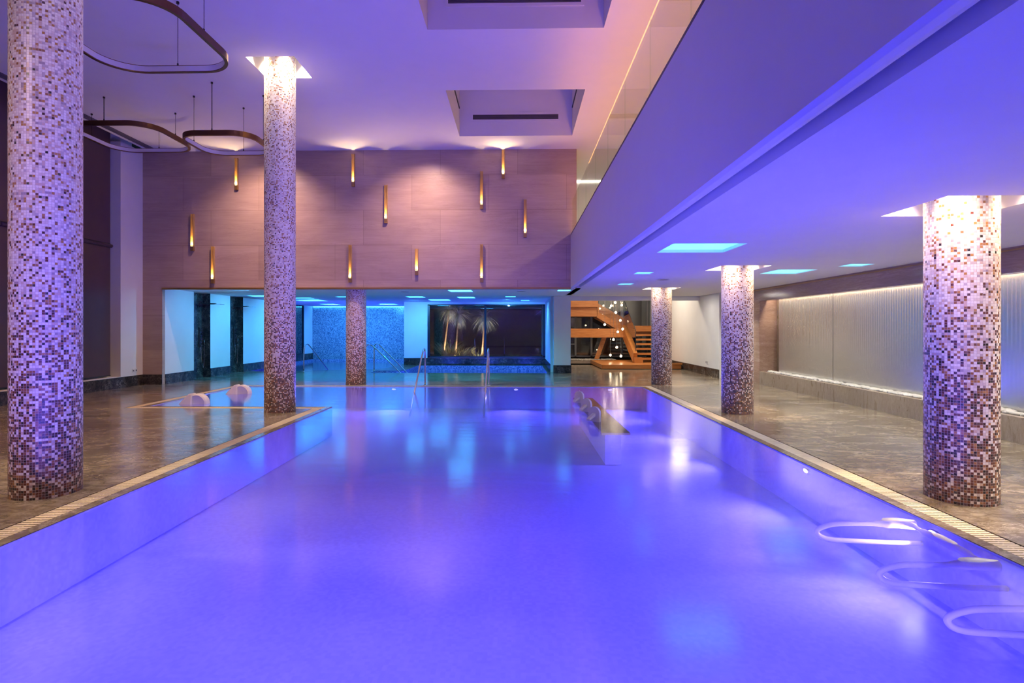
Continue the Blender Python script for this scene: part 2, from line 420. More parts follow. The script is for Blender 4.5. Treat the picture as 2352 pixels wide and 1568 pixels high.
# ------------------------------------------------------------------ ceilings
REC = .43
def rec(cx, cy): return rect(cx-REC, cx+REC, cy-REC, cy+REC)
COF = [rect(-1.43, 1.36, 6.3, 9.0), rect(-1.43, 1.34, 11.3, 14.0)]
hi = MB().slab(rect(-9.85, 7.2, -2.6, TY), [rec(CX[0], CY[0]), rec(CX[0], CY[1])]+COF, HC, HC+.08)
struct(hi.build('ceiling', M['ceil']))
hi2 = MB().box(1.56, 7.2, TY, 18.4, HC, HC+.08); struct(hi2.build('ceiling_gallery', M['ceil']))
def recess(name, r, z, h, mat):
    (x0,y0), _, (x1,y1), _ = r
    e = .002; x0 += e; y0 += e; x1 -= e; y1 -= e
    b = MB()
    b.quad((x0,y0,z),(x1,y0,z),(x1,y0,z+h),(x0,y0,z+h)); b.quad((x1,y1,z),(x0,y1,z),(x0,y1,z+h),(x1,y1,z+h))
    b.quad((x0,y1,z),(x0,y0,z),(x0,y0,z+h),(x0,y1,z+h)); b.quad((x1,y0,z),(x1,y1,z),(x1,y1,z+h),(x1,y0,z+h))
    b.box(x0, x1, y0, y1, z+h, z+h+.04)
    return struct(b.build(name, mat))
k = 2
for c in COF:
    recess('trim_%d' % k, c, HC, 1.5, M['ceil']); k += 1
    (x0,y0), _, (x1,y1), _ = c
    t = thing('air_grille', (0,y1,HC+.42), ('slotted air grille inside the nearer ceiling coffer' if y1 < 10 else 'slotted air grille inside the farther ceiling coffer'), 'air vent', 'coffer air grilles')
    gx0, gx1, gz = -1.1, 1.0, HC+.40
    f = MB(); f.box(gx0-.05, gx1+.05, y1-.022, y1-.001, gz-.05, gz); f.box(gx0-.05, gx1+.05, y1-.022, y1-.001, gz+.12, gz+.17)
    f.box(gx0-.05, gx0, y1-.022, y1-.001, gz, gz+.12); f.box(gx1, gx1+.05, y1-.022, y1-.001, gz, gz+.12); f.build('frame', M['ceil'], t)
    MB().box(gx0, gx1, y1-.006, y1-.001, gz, gz+.12).build('backing', M['dark'], t)
    s = MB()
    for i in range(5): s.box(gx0, gx1, y1-.018, y1-.007, gz+.012+i*.024, gz+.022+i*.024)
    s.build('slat', M['grille'], t)
    # slot shades on the side walls of the coffer
    for xs in (x0+.012, x1-.012):
        MB().box(xs-.01, xs+.01, y0+.15, y1-.15, HC+.62, HC+.66).build('side_slot', M['dark'], t)
LIGHTS = [  # x0,x1,y0,y1, bright?
 ('L1', 1.98, 2.92, 7.28, 8.15, 0), ('L2', 4.78, 5.50, 10.54, 11.37, 0), ('L3', 5.58, 5.98, 9.64, 10.04, 0), ('L4', 2.30, 2.62, 10.96, 11.35, 0), ('L5', 2.47, 2.80, 13.72, 14.15, 0),
 ('L6', -1.97, -1.31, 15.95, 16.78, 1), ('L7', 1.14, 1.50, 15.98, 16.45, 1), ('b', -3.86, -3.26, 19.35, 20.2, 1), ('c', -2.12, -1.52, 19.75, 20.6, 1), ('d', -3.40, -2.62, 21.5, 22.4, 1),
 ('f', -.42, -.07, 19.5, 19.9, 1), ('g', .14, .46, 22.1, 22.5, 1), ('h', -6.22, -5.5, 25.3, 26.2, 1), ('k', -8.1, -7.4, 20.2, 20.6, 1),
 ('l', -8.6, -7.6, 21.8, 22.7, 1), ('m', -6.3, -5.7, 19.2, 19.9, 1), ('n', -8.9, -8.2, 25.3, 26.2, 1), ('j', -8.9, -8.3, 18.5, 19.1, 1)]
LREC = [rec(CX[1], CY[0]), rec(CX[1], CY[1]), rect(3.88-REC, 3.88+REC, CY[2]-REC, CY[2]+REC)]
LX0 = 1.65
FRONT = [l for l in LIGHTS if l[1] > LX0 and l[3] < TY]; BACK = [l for l in LIGHTS if l not in FRONT]
lo = MB().slab([(LX0,-2.6),(7.2,-2.6),(7.2,TY),(LX0,TY)], LREC[:2]+[rect(l[1], l[2], l[3], l[4]) for l in FRONT], LC, LC+.26)
struct(lo.build('ceiling_low', M['ceil']))
bk = MB().slab([(-10.3,TY+.12),(LX0,TY+.12),(LX0,TY),(6.55,TY),(6.55,19.12),(-10.3,19.12)], [LREC[2]]+[rect(l[1], l[2], l[3], l[4]) for l in BACK if l[4] < 19.12], LC, LC+.1)
struct(bk.build('ceiling_back', M['ceil']))
bk2 = MB().slab([(-10.3,19.12),(1.2,19.12),(1.2,23.42),(-4.69,23.42),(-4.69,28.05),(-10.3,28.05)], [rect(l[1], l[2], l[3], l[4]) for l in BACK if l[3] > 19.12], LC+.02, LC+.1)
struct(bk2.build('ceiling_wet_area', M['ceil']))
WHERE = {'L1':'largest cyan light square in the violet low ceiling beside the white fascia','L2':'cyan light square in front of the stone waterfall header','L3':'smaller cyan light square nearest to the waterfall header',
 'L4':'small cyan light square between the largest one and the middle low column','L5':'small cyan light square farthest back beside the fascia end','L6':'cyan light square just behind the bronze trim, left of centre',
 'L7':'cyan light square just behind the bronze trim, nearest the staircase pier','b':'cyan light square above the white panel left of the garden window','c':'cyan light square above the left half of the garden window',
 'd':'large cyan light square closest to the left garden window pane','f':'small cyan light square above the right garden pane, nearer one','g':'small cyan light square above the right garden pane, closest to the glass',
 'h':'cyan light square by the blue mosaic wall, right of the far column','k':'small cyan light square left of the far column over the whirlpool edge','l':'large cyan light square over the whirlpool beside the tall column',
 'm':'cyan light square hidden partly by the far mosaic column','n':'cyan light square by the blue mosaic wall, left of the far column','j':'cyan light square above the second shower niche'}
for nm, x0, x1, y0, y1, br in LIGHTS:
    z = LC+.02 if y0 > 19.12 else LC
    t = thing('ceiling_light', ((x0+x1)/2, (y0+y1)/2, z), WHERE[nm], 'ceiling light', 'square cyan ceiling lights')
    f = MB(); h = .05 if nm == 'L1' else .022; X0, X1, Y0_, Y1_ = x0, x1, y0, y1; x0 += .002; y0 += .002; x1 -= .002; y1 -= .002
    f.quad((x0,y0,z),(x1,y0,z),(x1,y0,z+h),(x0,y0,z+h)); f.quad((x1,y1,z),(x0,y1,z),(x0,y1,z+h),(x1,y1,z+h)); f.quad((x0,y1,z),(x0,y0,z),(x0,y0,z+h),(x0,y1,z+h)); f.quad((x1,y0,z),(x1,y1,z),(x1,y1,z+h),(x1,y0,z+h))
    f.build('frame', M['ceil'], t)
    MB().box(x0, x1, y0, y1, z+h-.006, z+h).build('light_panel', M['cyan'] if br else M['cyan_soft'], t)
# column light wells
WELLS = [(CX[0], CY[0], HC, 'col'), (CX[0], CY[1], HC, 'col'), (CX[1], CY[0], LC, 'l'), (CX[1], CY[1], LC, 'l'), (3.88, CY[2], LC, 'l')]
WP = {0: 420, 1: 330, 2: 210, 3: 150, 4: 110}
WL = ['square light well around the top of the tall near left column', 'square light well around the top of the tall middle left column', 'square light well round the nearest right column', 'square light well round the middle right column', 'square light well round the farthest right column']
for i, (x, y, z, kd) in enumerate(WELLS):
    r = .40 if z > 3 else .36
    recess('trim_%d' % k, rec(x, y), z, .42, M['ceil']); k += 1
    t = thing('downlight_cluster', (x, y, z+.40), WL[i].replace('square light well', 'four small downlights in the light well'), 'downlight', 'column downlights')
    for sx in (-1, 1):
        for sy in (-1, 1):
            px, py = x+sx*.355, y+sy*.355
            MB().lathe([(.001,.0),(.028,.0),(.028,.015),(.04,.015),(.04,.03),(.001,.03)], 14, (px,py,z+.388)).build('downlight', M['plastic'], t)
            MB().lathe([(.001,.0),(.024,.0)], 14, (px,py,z+.386)).build('lens', M['spot_lens'], t)
            lamp('SPOT', 'downlight_beam', (px,py,z+.37), (x+sx*.22, y+sy*.22, z-2.2), WP[i], WARM if z < 3 else (1,.80,.52), spot_size=R(84), spot_blend=.9, shadow_soft_size=.02)

# ------------------------------------------------------------------ columns
def make_column(x, y, h, mat, label):
    b = MB(); circ = 76*.0222
    prof = [(CR, i*h/24) for i in range(25)]
    b.lathe(prof, 76, (x,y,0), uv=circ)
    o = b.build('mosaic_column', mat, org=(x,y,0), smooth=True); tag(o, label, 'column', 'mosaic columns'); return o
make_column(CX[0], CY[0], HC+.42, M['col_tall'], 'tall mosaic column at the left, nearest one, reaching the high ceiling')
make_column(CX[0], CY[1], HC+.42, M['col_tall'], 'tall mosaic column standing at the inner corner of the pool')
make_column(-4.40, CY[2], LC, M['col_low'], 'low mosaic column in front of the blue mosaic wall')
make_column(CX[1], CY[0], LC+.42, M['col_low'], 'nearest low mosaic column on the right in front of the waterfall')
make_column(CX[1], CY[1], LC+.42, M['col_low'], 'low mosaic column between the nearest right one and the staircase')
make_column(3.88, CY[2], LC+.42, M['col_low'], 'farthest low mosaic column on the right, beside the timber staircase')

# ------------------------------------------------------------------ travertine wall and left side
w = MB(); w.box(-10.05, 1.56, TY, TY+.14, LC, HC); w.box(-10.05, -9.52, TY, TY+.12, 0, LC)
struct(w.build('wall_back', M['trav']))
struct(MB().box(-9.52, 1.40, TY-.03, TY+.13, LC-.035, LC+.012).build('trim_20', M['gold']))
struct(MB().box(-10.05, -9.52, TY-.025, TY, 0, .27).build('baseboard_back', M['skirt']))
# left outer wall: pier, sill wall, head
w = MB(); w.box(-10.35, -10.05, 14.2, TY, 0, HC); w.box(-10.35, -10.05, -2.6, 14.2, 0, .28); w.box(-10.5, -10.35, -2.6, TY, 0, HC+.5); w.box(-10.5, -9.85, -2.6, TY, HC+.35, HC+.5); w.box(-9.87, -9.85, -2.6, TY, HC, HC+.35)
struct(w.build('wall_left', M['white']))
struct(MB().box(-10.05, -10.02, -2.6, TY, 0, .27).build('baseboard_left', M['skirt']))
ys = [-2.5, 1.0, 4.4, 7.7, 11.0, 14.1]
BL = ['nearest to the viewer', 'beside the nearest column', 'behind the nearest tall column', 'second from the pier', 'next to the white pier']
for i in range(5):
    y0, y1 = ys[i]+.02, ys[i+1]-.02
    for lvl, (z0, z1) in enumerate(((3.60, HC+.28), (.30, 3.60))):
        t = thing('roller_blind', (-10.22, (y0+y1)/2, z0), ('upper' if lvl == 0 else 'lower')+' dark brown roller blind '+BL[i]+' on the left window wall', 'roller blind', 'brown roller blinds')
        MB().box(-10.235, -10.23, y0, y1, z0+.03, z1-.05).build('fabric', M['blind'], t)
        MB().tube([(-10.2,y0,z1-.03 if lvl else z1-.05),(-10.2,y1,z1-.03 if lvl else z1-.05)], .045, 10).build('roller_tube', M['blind'], t, smooth=True)
        MB().box(-10.242, -10.222, y0, y1, z0+.01, z0+.035).build('bottom_bar', M['dark'], t)
# slot diffuser in ceiling near windows
t = thing('linear_air_diffuser', (-9.7, 8, HC), 'long slotted air diffuser in the high ceiling along the window wall', 'air vent')
MB().box(-9.74, -9.56, -2, 14.8, HC-.006, HC-.001).build('backing', M['dark'], t)
s = MB()
for i in range(4): s.box(-9.74+i*.05, -9.715+i*.05, -2, 14.8, HC-.016, HC-.006)
s.build('slat', M['grille'], t)
def socket(x, y, z, face, label, n=2):
    t = thing('wall_socket', (x,y,z), label, 'wall socket', 'wall sockets')
    for i in range(n):
        if face == 'x+': MB().box(x, x+.012, y+i*.11, y+i*.11+.085, z-.045, z+.045).build('plate', M['plastic'], t); MB().box(x+.012, x+.015, y+i*.11+.02, y+i*.11+.065, z-.022, z+.022).build('insert', M['grille'], t)
        else: MB().box(x-.012, x, y+i*.11, y+i*.11+.085, z-.045, z+.045).build('plate', M['plastic'], t); MB().box(x-.015, x-.012, y+i*.11+.02, y+i*.11+.065, z-.022, z+.022).build('insert', M['grille'], t)
socket(-10.05, 14.62, .40, 'x+', 'pair of white wall sockets low on the left pier')
socket(6.08, 18.3, .42, 'x-', 'pair of wall sockets low on the right white wall by the staircase')
# wall with showers: openings at Y 16.54-17.44 and 18.65-19.55
w = MB(); seg = [(TY+.12, 16.54), (17.44, 18.65), (19.55, 23.6)]
for a, c in seg: w.box(-9.75, -9.52, a, c, 0, LC)
w.box(-10.3, -9.75, 23.5, 23.6, 0, LC+.02); w.box(-10.3,-9.76,TY+.12,23.5,.0,LC)
struct(w.build('wall_shower', M['white']))
bb = MB()
for a, c in seg: bb.box(-9.52, -9.505, a, c, 0, .27)
struct(bb.build('baseboard_shower', M['skirt']))
for n, (y0, y1) in enumerate(((16.54, 17.44), (18.65, 19.55))):
    t = MB(); t.box(-9.76, -9.73, y0, y1, 0, LC); t.box(-9.73, -9.52, y1-.02, y1, 0, LC); t.box(-9.73, -9.52, y0, y0+.02, 0, LC)
    struct(t.build('trim_%d' % (21+n), M['skirt']))
    w_ = ('nearer', 'farther')[n]
    yc = y0+.72
    s = thing('shower', (-9.73, yc, 0), '%s shower in its dark marble niche on the left wall' % w_, 'shower', 'niche showers')
    MB().box(-9.73, -9.715, yc-.11, yc+.09, 2.16, 2.34).build('mounting_plate', M['steel'], s)
    MB().box(-9.72, -9.25, yc-.05, yc+.03, 2.245, 2.275).build('shower_arm', M['dark'], s)
    h = MB().box(-9.38, -9.06, yc-.14, yc+.14, 2.235, 2.25).build('rain_head', M['steel'], s)
    p = MB().box(-9.73, -9.70, yc-.11, yc-.07, .93, 1.54).build('control_panel', M['dark'], s)
    for i in range(6):
        MB().box(-9.715, -9.665, yc-.08, yc+.03, .96+i*.1, 1.005+i*.1).build('body_jet', M['steel'], p)
    hs = MB().tube([(-9.72,yc+.12,.98),(-9.68,yc+.12,1.0),(-9.68,yc+.12,1.16)], .012, 8).build('hand_shower', M['steel'], s, smooth=True)
    MB().tube(smooth_path([(-9.69,yc-.05,.95),(-9.69,yc-.02,.6),(-9.68,yc+.05,.30),(-9.68,yc+.10,.45),(-9.68,yc+.12,.98)]), .007, 6).build('hose', M['steel'], hs, smooth=True)
    x0, x1, a, c = -9.5, -8.62, y0-.12, y1-.05
    for q, e_ in ((a, 'front'), (c-.05, 'rear')):
        dd = MB().box(x0, x1, q, q+.05, .0, .004).build('slot_drain', M['dark'], org=(-9, q, 0)); tag(dd, '%s dark slot drain in the floor before the %s shower' % (e_, w_), 'drain', 'shower drains')
# jog wall beyond, window, mosaic wall
w = MB(); w.box(-10.3, -10.16, 23.6, 23.9, -.3, LC+.02); w.box(-10.3, -10.16, 23.9, 26.9, -.3, .28); w.box(-10.3, -10.16, 26.9, 28.05, -.3, LC+.02)
struct(w.build('wall_whirlpool', M['white']))
wn = MB().box(-10.22, -10.21, 23.95, 26.85, .3, LC).build('window_3', M['glass']); struct(wn)
f = MB(); f.box(-10.24, -10.17, 23.9, 23.96, .28, LC); f.box(-10.24, -10.17, 26.84, 26.9, .28, LC); f.box(-10.24, -10.17, 23.9, 26.9, .28, .33); f.build('window_frame', M['frame'], wn)
MB().box(-10.7,-10.6,23,28,0,3).build('window_backing', M['dark'], wn)
struct(MB().box(-10.16, -10.13, 23.6, 28.0, -.0, .29).build('baseboard_whirlpool', M['skirt']))
w = MB().box(-10.3, -4.6, 27.98, 28.1, -.8, LC-.0); struct(w.build('wall_mosaic', M['bluemosaic']))
# ------------------------------------------------------------------ garden window wall  (Y=23.42)
WX0, WX1, WZ0, WZ1 = -3.72, 1.14, .30, 2.50; GY = 23.42
w = MB(); w.box(-4.69, WX0, GY, GY+.2, -.3, LC+.02); w.box(WX0, WX1, GY, GY+.2, -.3, WZ0); w.box(WX0, WX1, GY, GY+.2, WZ1, LC+.02); w.box(-4.69, -4.49, GY+.2, 28.0, -.3, LC+.02)
struct(w.build('wall_garden', M['white']))
struct(MB().box(-4.69, 1.14, GY-.03, GY, -.001, .28).build('baseboard_garden', M['skirt']))
wn = MB().box(WX0+.05, WX1-.05, GY+.09, GY+.10, WZ0+.05, WZ1-.04).build('window_1', M['win_glass']); struct(wn)
f = MB(); XM = -1.33
for x in (WX0, WX1-.09): f.box(x, x+.09, GY+.02, GY+.14, WZ0, WZ1)
f.box(XM-.04, XM+.04, GY+.02, GY+.14, WZ0, WZ1); f.box(WX0, WX1, GY+.02, GY+.14, WZ0, WZ0+.05); f.box(WX0, WX1, GY+.02, GY+.14, WZ1-.04, WZ1)
f.build('window_frame', M['frame'], wn)
MB().box(WX0, WX1, GY-.05, GY+.02, WZ0-.02, WZ0).build('window_sill', M['steel'], wn)
# return wall and pier
w = MB(); w.box(1.14, 1.22, 19.7, GY+.2, 0, LC+.02); w.box(1.22, 1.78, 19.13, 19.7, 0, LC); w.box(1.22,1.78,19.7,27.5,0,4.2)
struct(w.build('wall_pier', M['white']))
b_ = MB(); b_.box(1.20, 1.80, 19.10, 19.13, 0, .27); b_.box(1.125, 1.14, 19.75, GY, 0, .27); struct(b_.build('baseboard_pier', M['skirt']))

# ------------------------------------------------------------------ lobby with staircase
BY = 26.2
struct(MB().box(1.78, 6.08, 19.13, 19.3, 2.44, 4.2).build('trim_30', M['white']))
struct(MB().box(1.22, 6.6, 19.13, 28, 4.2, 4.3).build('ceiling_lobby', M['ceil']))
struct(MB().box(6.08, 6.3, 17.28, 28, 0, 4.2).build('wall_right', M['white']))
struct(MB().box(6.055, 6.08, 17.28, 28, 0, .26).build('baseboard_right', M['skirt']))
struct(MB().box(6.3, 6.6, 17.28, 17.45, 0, LC).build('wall_recess', M['white']))
wn = MB().box(1.8, 6.08, BY+.03, BY+.04, .2, 4.2).build('window_2', M['glass']); struct(wn)
f = MB()
for x in (1.80, 2.62, 3.35, 4.75, 5.9): f.box(x, x+.09, BY, BY+.08, .2, 4.2)
for z in (.2, .75, 1.55, 2.45): f.box(1.8, 2.62, BY, BY+.08, z, z+.06)
for z in (.2, 4.1): f.box(2.62, 6.0, BY, BY+.08, z, z+.06)
f.build('window_frame', M['grey_frame'], wn)
# platform
pl = MB().box(3.10, 6.0, 21.0, 24.3, 0.02, .17).build('stair_platform', M['wood'], org=(4.6,22.6,0)); tag(pl, 'low timber platform at the foot of the staircase', 'platform')
MB().box(3.2, 5.95, 21.08, 24.2, 0.0, .02).build('plinth', M['dark'], pl)
ek = MB().box(5.5, 6.03, 20.98, 21.05, .17, .235).build('edge_board', M['wood'], pl)
st = thing('timber_staircase', (5.3, 23.5, .17), 'orange timber staircase with open treads, thick stringers and glass balustrade', 'staircase')
SX = 4.62
# flight A: from Y=22.3 z .17 to Y=24.6 z 1.55
b = MB()
b.hexa([(SX-.12,22.3,.17),(SX+.03,22.3,.17),(SX+.03,24.75,1.22),(SX-.12,24.75,1.22),(SX-.12,22.15,.55),(SX+.03,22.15,.55),(SX+.03,24.75,1.72),(SX-.12,24.75,1.72)]); b.build('stringer', M['wood'], st)
MB().box(SX-.1, SX+.22, 22.05, 22.4, .17, .38).build('newel_block', M['wood'], st)
for i in range(7):
    z = .34+i*.185; y = 22.5+i*.31
    MB().box(SX+.03, 5.98, y, y+.34, z-.075, z).build('tread', M['wood'], st)
MB().box(SX-.12, 6.0, 24.6, 25.7, 1.25, 1.62).build('landing', M['wood'], st)
# flight B rising to the left
b = MB(); Y0, Y1 = 24.62, 24.78
b.hexa([(3.42,Y0,1.98),(SX+.02,Y0,1.25),(SX+.02,Y1,1.25),(3.42,Y1,1.98),(3.42,Y0,2.62),(SX+.02,Y0,1.92),(SX+.02,Y1,1.92),(3.42,Y1,2.62)]); b.build('stringer', M['wood'], st)
b = MB(); b.hexa([(3.42,25.55,1.98),(SX+.02,25.55,1.25),(SX+.02,25.7,1.25),(3.42,25.7,1.98),(3.42,25.55,2.62),(SX+.02,25.55,1.92),(SX+.02,25.7,1.92),(3.42,25.7,2.62)]); b.build('stringer', M['wood'], st)
for i in range(5):
    x = 4.5-i*.24; z = 1.62+i*.16; MB().box(x-.26, x, Y1, 25.55, z+.02, z+.09).build('tread', M['wood'], st)
MB().box(1.8, 3.44, Y0, 25.7, 2.02, 2.62).build('upper_landing', M['wood'], st)
MB().box(1.8, 3.44, Y0-.25, Y0, 2.42, 2.70).build('edge_beam', M['wood'], st)
MB().box(1.8, 4.55, 24.3, 24.5, 1.12, 1.50).build('tie_beam', M['wood'], st)
b = MB(); b.hexa([(3.35,24.9,.17),(3.55,24.9,.17),(3.55,25.0,.17),(3.35,25.0,.17),(3.75,24.9,1.3),(3.95,24.9,1.3),(3.95,25.0,1.3),(3.75,25.0,1.3)]); b.build('strut', M['wood'], st)
b = MB(); b.hexa([(SX-.02,22.3,.42),(SX,22.3,.42),(SX,24.7,1.5),(SX-.02,24.7,1.5),(SX-.02,22.3,1.45),(SX,22.3,1.45),(SX,24.7,2.7),(SX-.02,24.7,2.7)]); b.build('glass_panel', M['glass'], st)
b = MB(); b.hexa([(3.5,24.60,2.2),(4.6,24.60,1.6),(4.6,24.61,1.6),(3.5,24.61,2.2),(3.5,24.60,3.5),(4.6,24.60,2.75),(4.6,24.61,2.75),(3.5,24.61,3.5)]); b.build('glass_panel', M['glass'], st)
MB().tube([(SX-.01,22.3,.42),(SX-.01,22.3,1.45),(SX-.01,24.7,2.7)], .012, 6).build('glass_edge', M['dark'], st)
# pebble bed on the left
pb = MB().box(1.80, 4.3, 24.45, 26.1, 0, .13); tag(pb.build('planter_kerb', M['stone'], org=(3.2,24.5,0)), 'low stone kerb holding white pebbles behind the staircase platform', 'kerb')
def pebbles(name, label, x0, x1, y0, y1, z, n, rmin, rmax):
    b = MB()
    for i in range(n):
        r = random.uniform(rmin, rmax); cx, cy = random.uniform(x0, x1), random.uniform(y0, y1); base = len(b.v)
        b.sphere((0,0,0), r, 7, 5, .5); a = random.uniform(0, 6.3); sx = random.uniform(.8, 1.5); ti = random.uniform(-.3, .3)
        for q in range(base, len(b.v)):
            x, y, zz = b.v[q]; x *= sx; zz += x*ti
            b.v[q] = (cx+x*math.cos(a)-y*math.sin(a), cy+x*math.sin(a)+y*math.cos(a), z+zz+random.uniform(0,.001))
    o = b.build(name, M['pebble'], smooth=True); return tag(o, label, 'pebbles', kind='stuff')
pebbles('white_pebbles', 'band of white pebbles behind the staircase platform', 1.86, 4.22, 24.5, 25.3, .15, 420, .03, .06)
# chandelier
ch = thing('pendant_chandelier', (3.95, 23.0, 4.2), 'cluster of glowing glass globes hanging on thin cords above the timber platform', 'chandelier')
MB().lathe([(.001,0),(.38,0),(.38,.05),(.001,.05)], 28, (3.95,23.0,4.15)).build('canopy', M['steel'], ch)
for i, (x, z) in enumerate([(3.78,2.42),(4.22,2.45),(3.92,2.14),(4.16,1.83),(3.52,1.66),(4.2,1.48),(4.07,1.37),(3.85,1.06),(3.98,.75),(3.77,.42),(4.13,.40),(3.94,2.55)]):
    y = 23.0+.2*math.sin(i*2.3)
    p = MB().sphere((x,y,z), .065, 16, 10).build('pendant_globe', M['bulbglass'], ch, smooth=True)
    MB().tube([(x,y,z+.06),(x,y,4.16)], .004, 5).build('cord', M['steel'], p)
    MB().sphere((x,y,z), .044, 14, 9).build('bulb', M['bulb'], p, smooth=True)
    MB().lathe([(.014,0),(.014,.05),(.001,.05)], 10, (x,y,z+.05)).build('cap', M['steel'], p)

# ------------------------------------------------------------------ waterfall wall (X=6.55)
WFX = 6.55
struct(MB().box(WFX, WFX+.2, -2.6, 15.55, 2.24, LC).build('wall_waterfall', M['header']))
struct(MB().box(WFX, 7.2, 15.55, 17.28, 0, LC).build('wall_waterfall_pier', M['header']))
cb = MB().box(WFX, WFX+.12, -2.6, 15.55, 0, .34).build('waterfall_kerb', M['curbstone'], org=(WFX,6,0)); tag(cb, 'long beige stone kerb at the foot of the waterfall wall', 'kerb')
struct(MB().box(7.02, 7.2, -2.6, 15.55, 0, LC).build('wall_niche_back', M['curbstone']))
struct(MB().box(WFX+.12, 7.02, -2.6, 15.55, 0, .33).build('floor_niche', M['stone']))
struct(MB().box(WFX+.2, 7.02, -2.6, 15.55, 2.42, LC).build('ceiling_niche', M['white']))
for i, (a, c) in enumerate(((-2.4, 4.2), (4.22, 8.4), (8.42, 12.6), (12.62, 15.2))):
    o = MB().box(6.91, 6.93, a, c, .33, 2.40).build('water_curtain_panel', M['cascade'], org=(6.92,(a+c)/2,.33))
    tag(o, ('silvery water curtain panel at the near end of the waterfall niche', 'silvery water curtain panel right of the nearest right column', 'silvery water curtain panel in the middle of the niche, left of the nearest right column', 'silvery water curtain panel at the far end of the niche')[i], 'waterfall', 'water curtain panels')
pebbles('white_pebbles', 'row of white pebbles between stone kerb and water curtain', 6.70, 6.84, 2, 15.42, .35, 1100, .035, .065)
led = MB().box(6.80, 6.83, -2.3, 15.4, 2.385, 2.41).build('led_strip', M['warm_led'], org=(6.81,6,2.4)); tag(led, 'thin warm light strip along the top of the water curtain', 'light strip')
struct(MB().box(WFX-.01, WFX, -2.6, 17.28, LC-.05, LC-.03).build('trim_31', M['gold']))
for i, (x, y) in enumerate(((5.52,5.3),(3.2,12.6),(-6.8,16.2),(-3.3,16.6),(.1,16.4))):
    zc = LC
    s = thing('ceiling_speaker', (x,y,zc), ['round ceiling speaker beside the nearest right column','round ceiling speaker between the two far right columns','round ceiling speaker in front of the second shower','round ceiling speaker left of the centre behind the bronze trim','round ceiling speaker right of the centre behind the bronze trim'][i], 'speaker', 'round ceiling speakers')
    MB().lathe([(.001,-.006),(.12,-.006),(.13,0)], 28, (x,y,zc)).build('grille', M['grille'], s); MB().lathe([(.128,-.008),(.145,-.008),(.145,0)], 28, (x,y,zc)).build('rim', M['plastic'], s)

# ------------------------------------------------------------------ mezzanine
FX = 1.40; FT = 3.95
prof = [(FX,FT),(FX,2.58),(1.43,2.562),(1.48,2.565),(1.53,2.585),(1.57,2.615),(1.60,2.66),(1.61,2.74),(1.61,2.80),(1.648,2.80),(1.648,2.842),(1.72,2.842),(1.72,FT)]
o = MB().extrude_y(prof, -2.6, TY+.2).build('mezzanine_fascia', M['fascia']); struct(o)
struct(MB().box(1.72, 7.2, -2.6, 18.4, 3.70, 3.88).build('floor_gallery', M['floor']))
w = MB(); w.box(6.4, 6.5, -2.6, 18.4, 3.88, HC); struct(w.build('wall_gallery_right', M['stone']))
w = MB(); w.box(1.56, 6.4, 18.3, 18.4, 3.88, HC); w.box(1.46, 1.56, TY+.14, 18.4, 3.88, HC); w.box(1.56, 1.72, TY+.2, 18.4, LC, 3.88); struct(w.build('wall_gallery_end', M['white']))
ls = MB().box(1.6, 6.3, 18.27, 18.3, HC-.05, HC-.01).build('cove_light', M['led_white'], org=(3,18.3,HC-.03)); tag(ls, 'thin white light line across the far end of the upper gallery', 'light strip')
gb = thing('glass_balustrade', (1.45, 7, FT), 'frameless glass balustrade along the edge of the upper gallery', 'balustrade')
MB().box(FX+.005, FX+.075, -2.6, TY, FT, FT+.045).build('base_channel', M['dark'], gb)
y = -2.5
ends = []
while y < TY-.3: ends.append(y); y += 1.45
for i, a in enumerate(ends):
    c = min(a+1.44, TY-.02)
    MB().box(FX+.03, FX+.046, a, c, FT+.02, 4.84).build('glass_panel', M['rail_glass'], gb)
# gallery wall panels seen through the glass
dz = thing('slatted_wall_panel', (6.38, 8, 3.9), 'tall slatted beige wall lining on the far side of the upper gallery', 'wall panel')
s = MB()
for i in range(50): s.box(6.36, 6.39, -2.4, 17.8, 3.95+i*.045, 3.985+i*.045)
s.build('slats', M['curbstone'], dz)

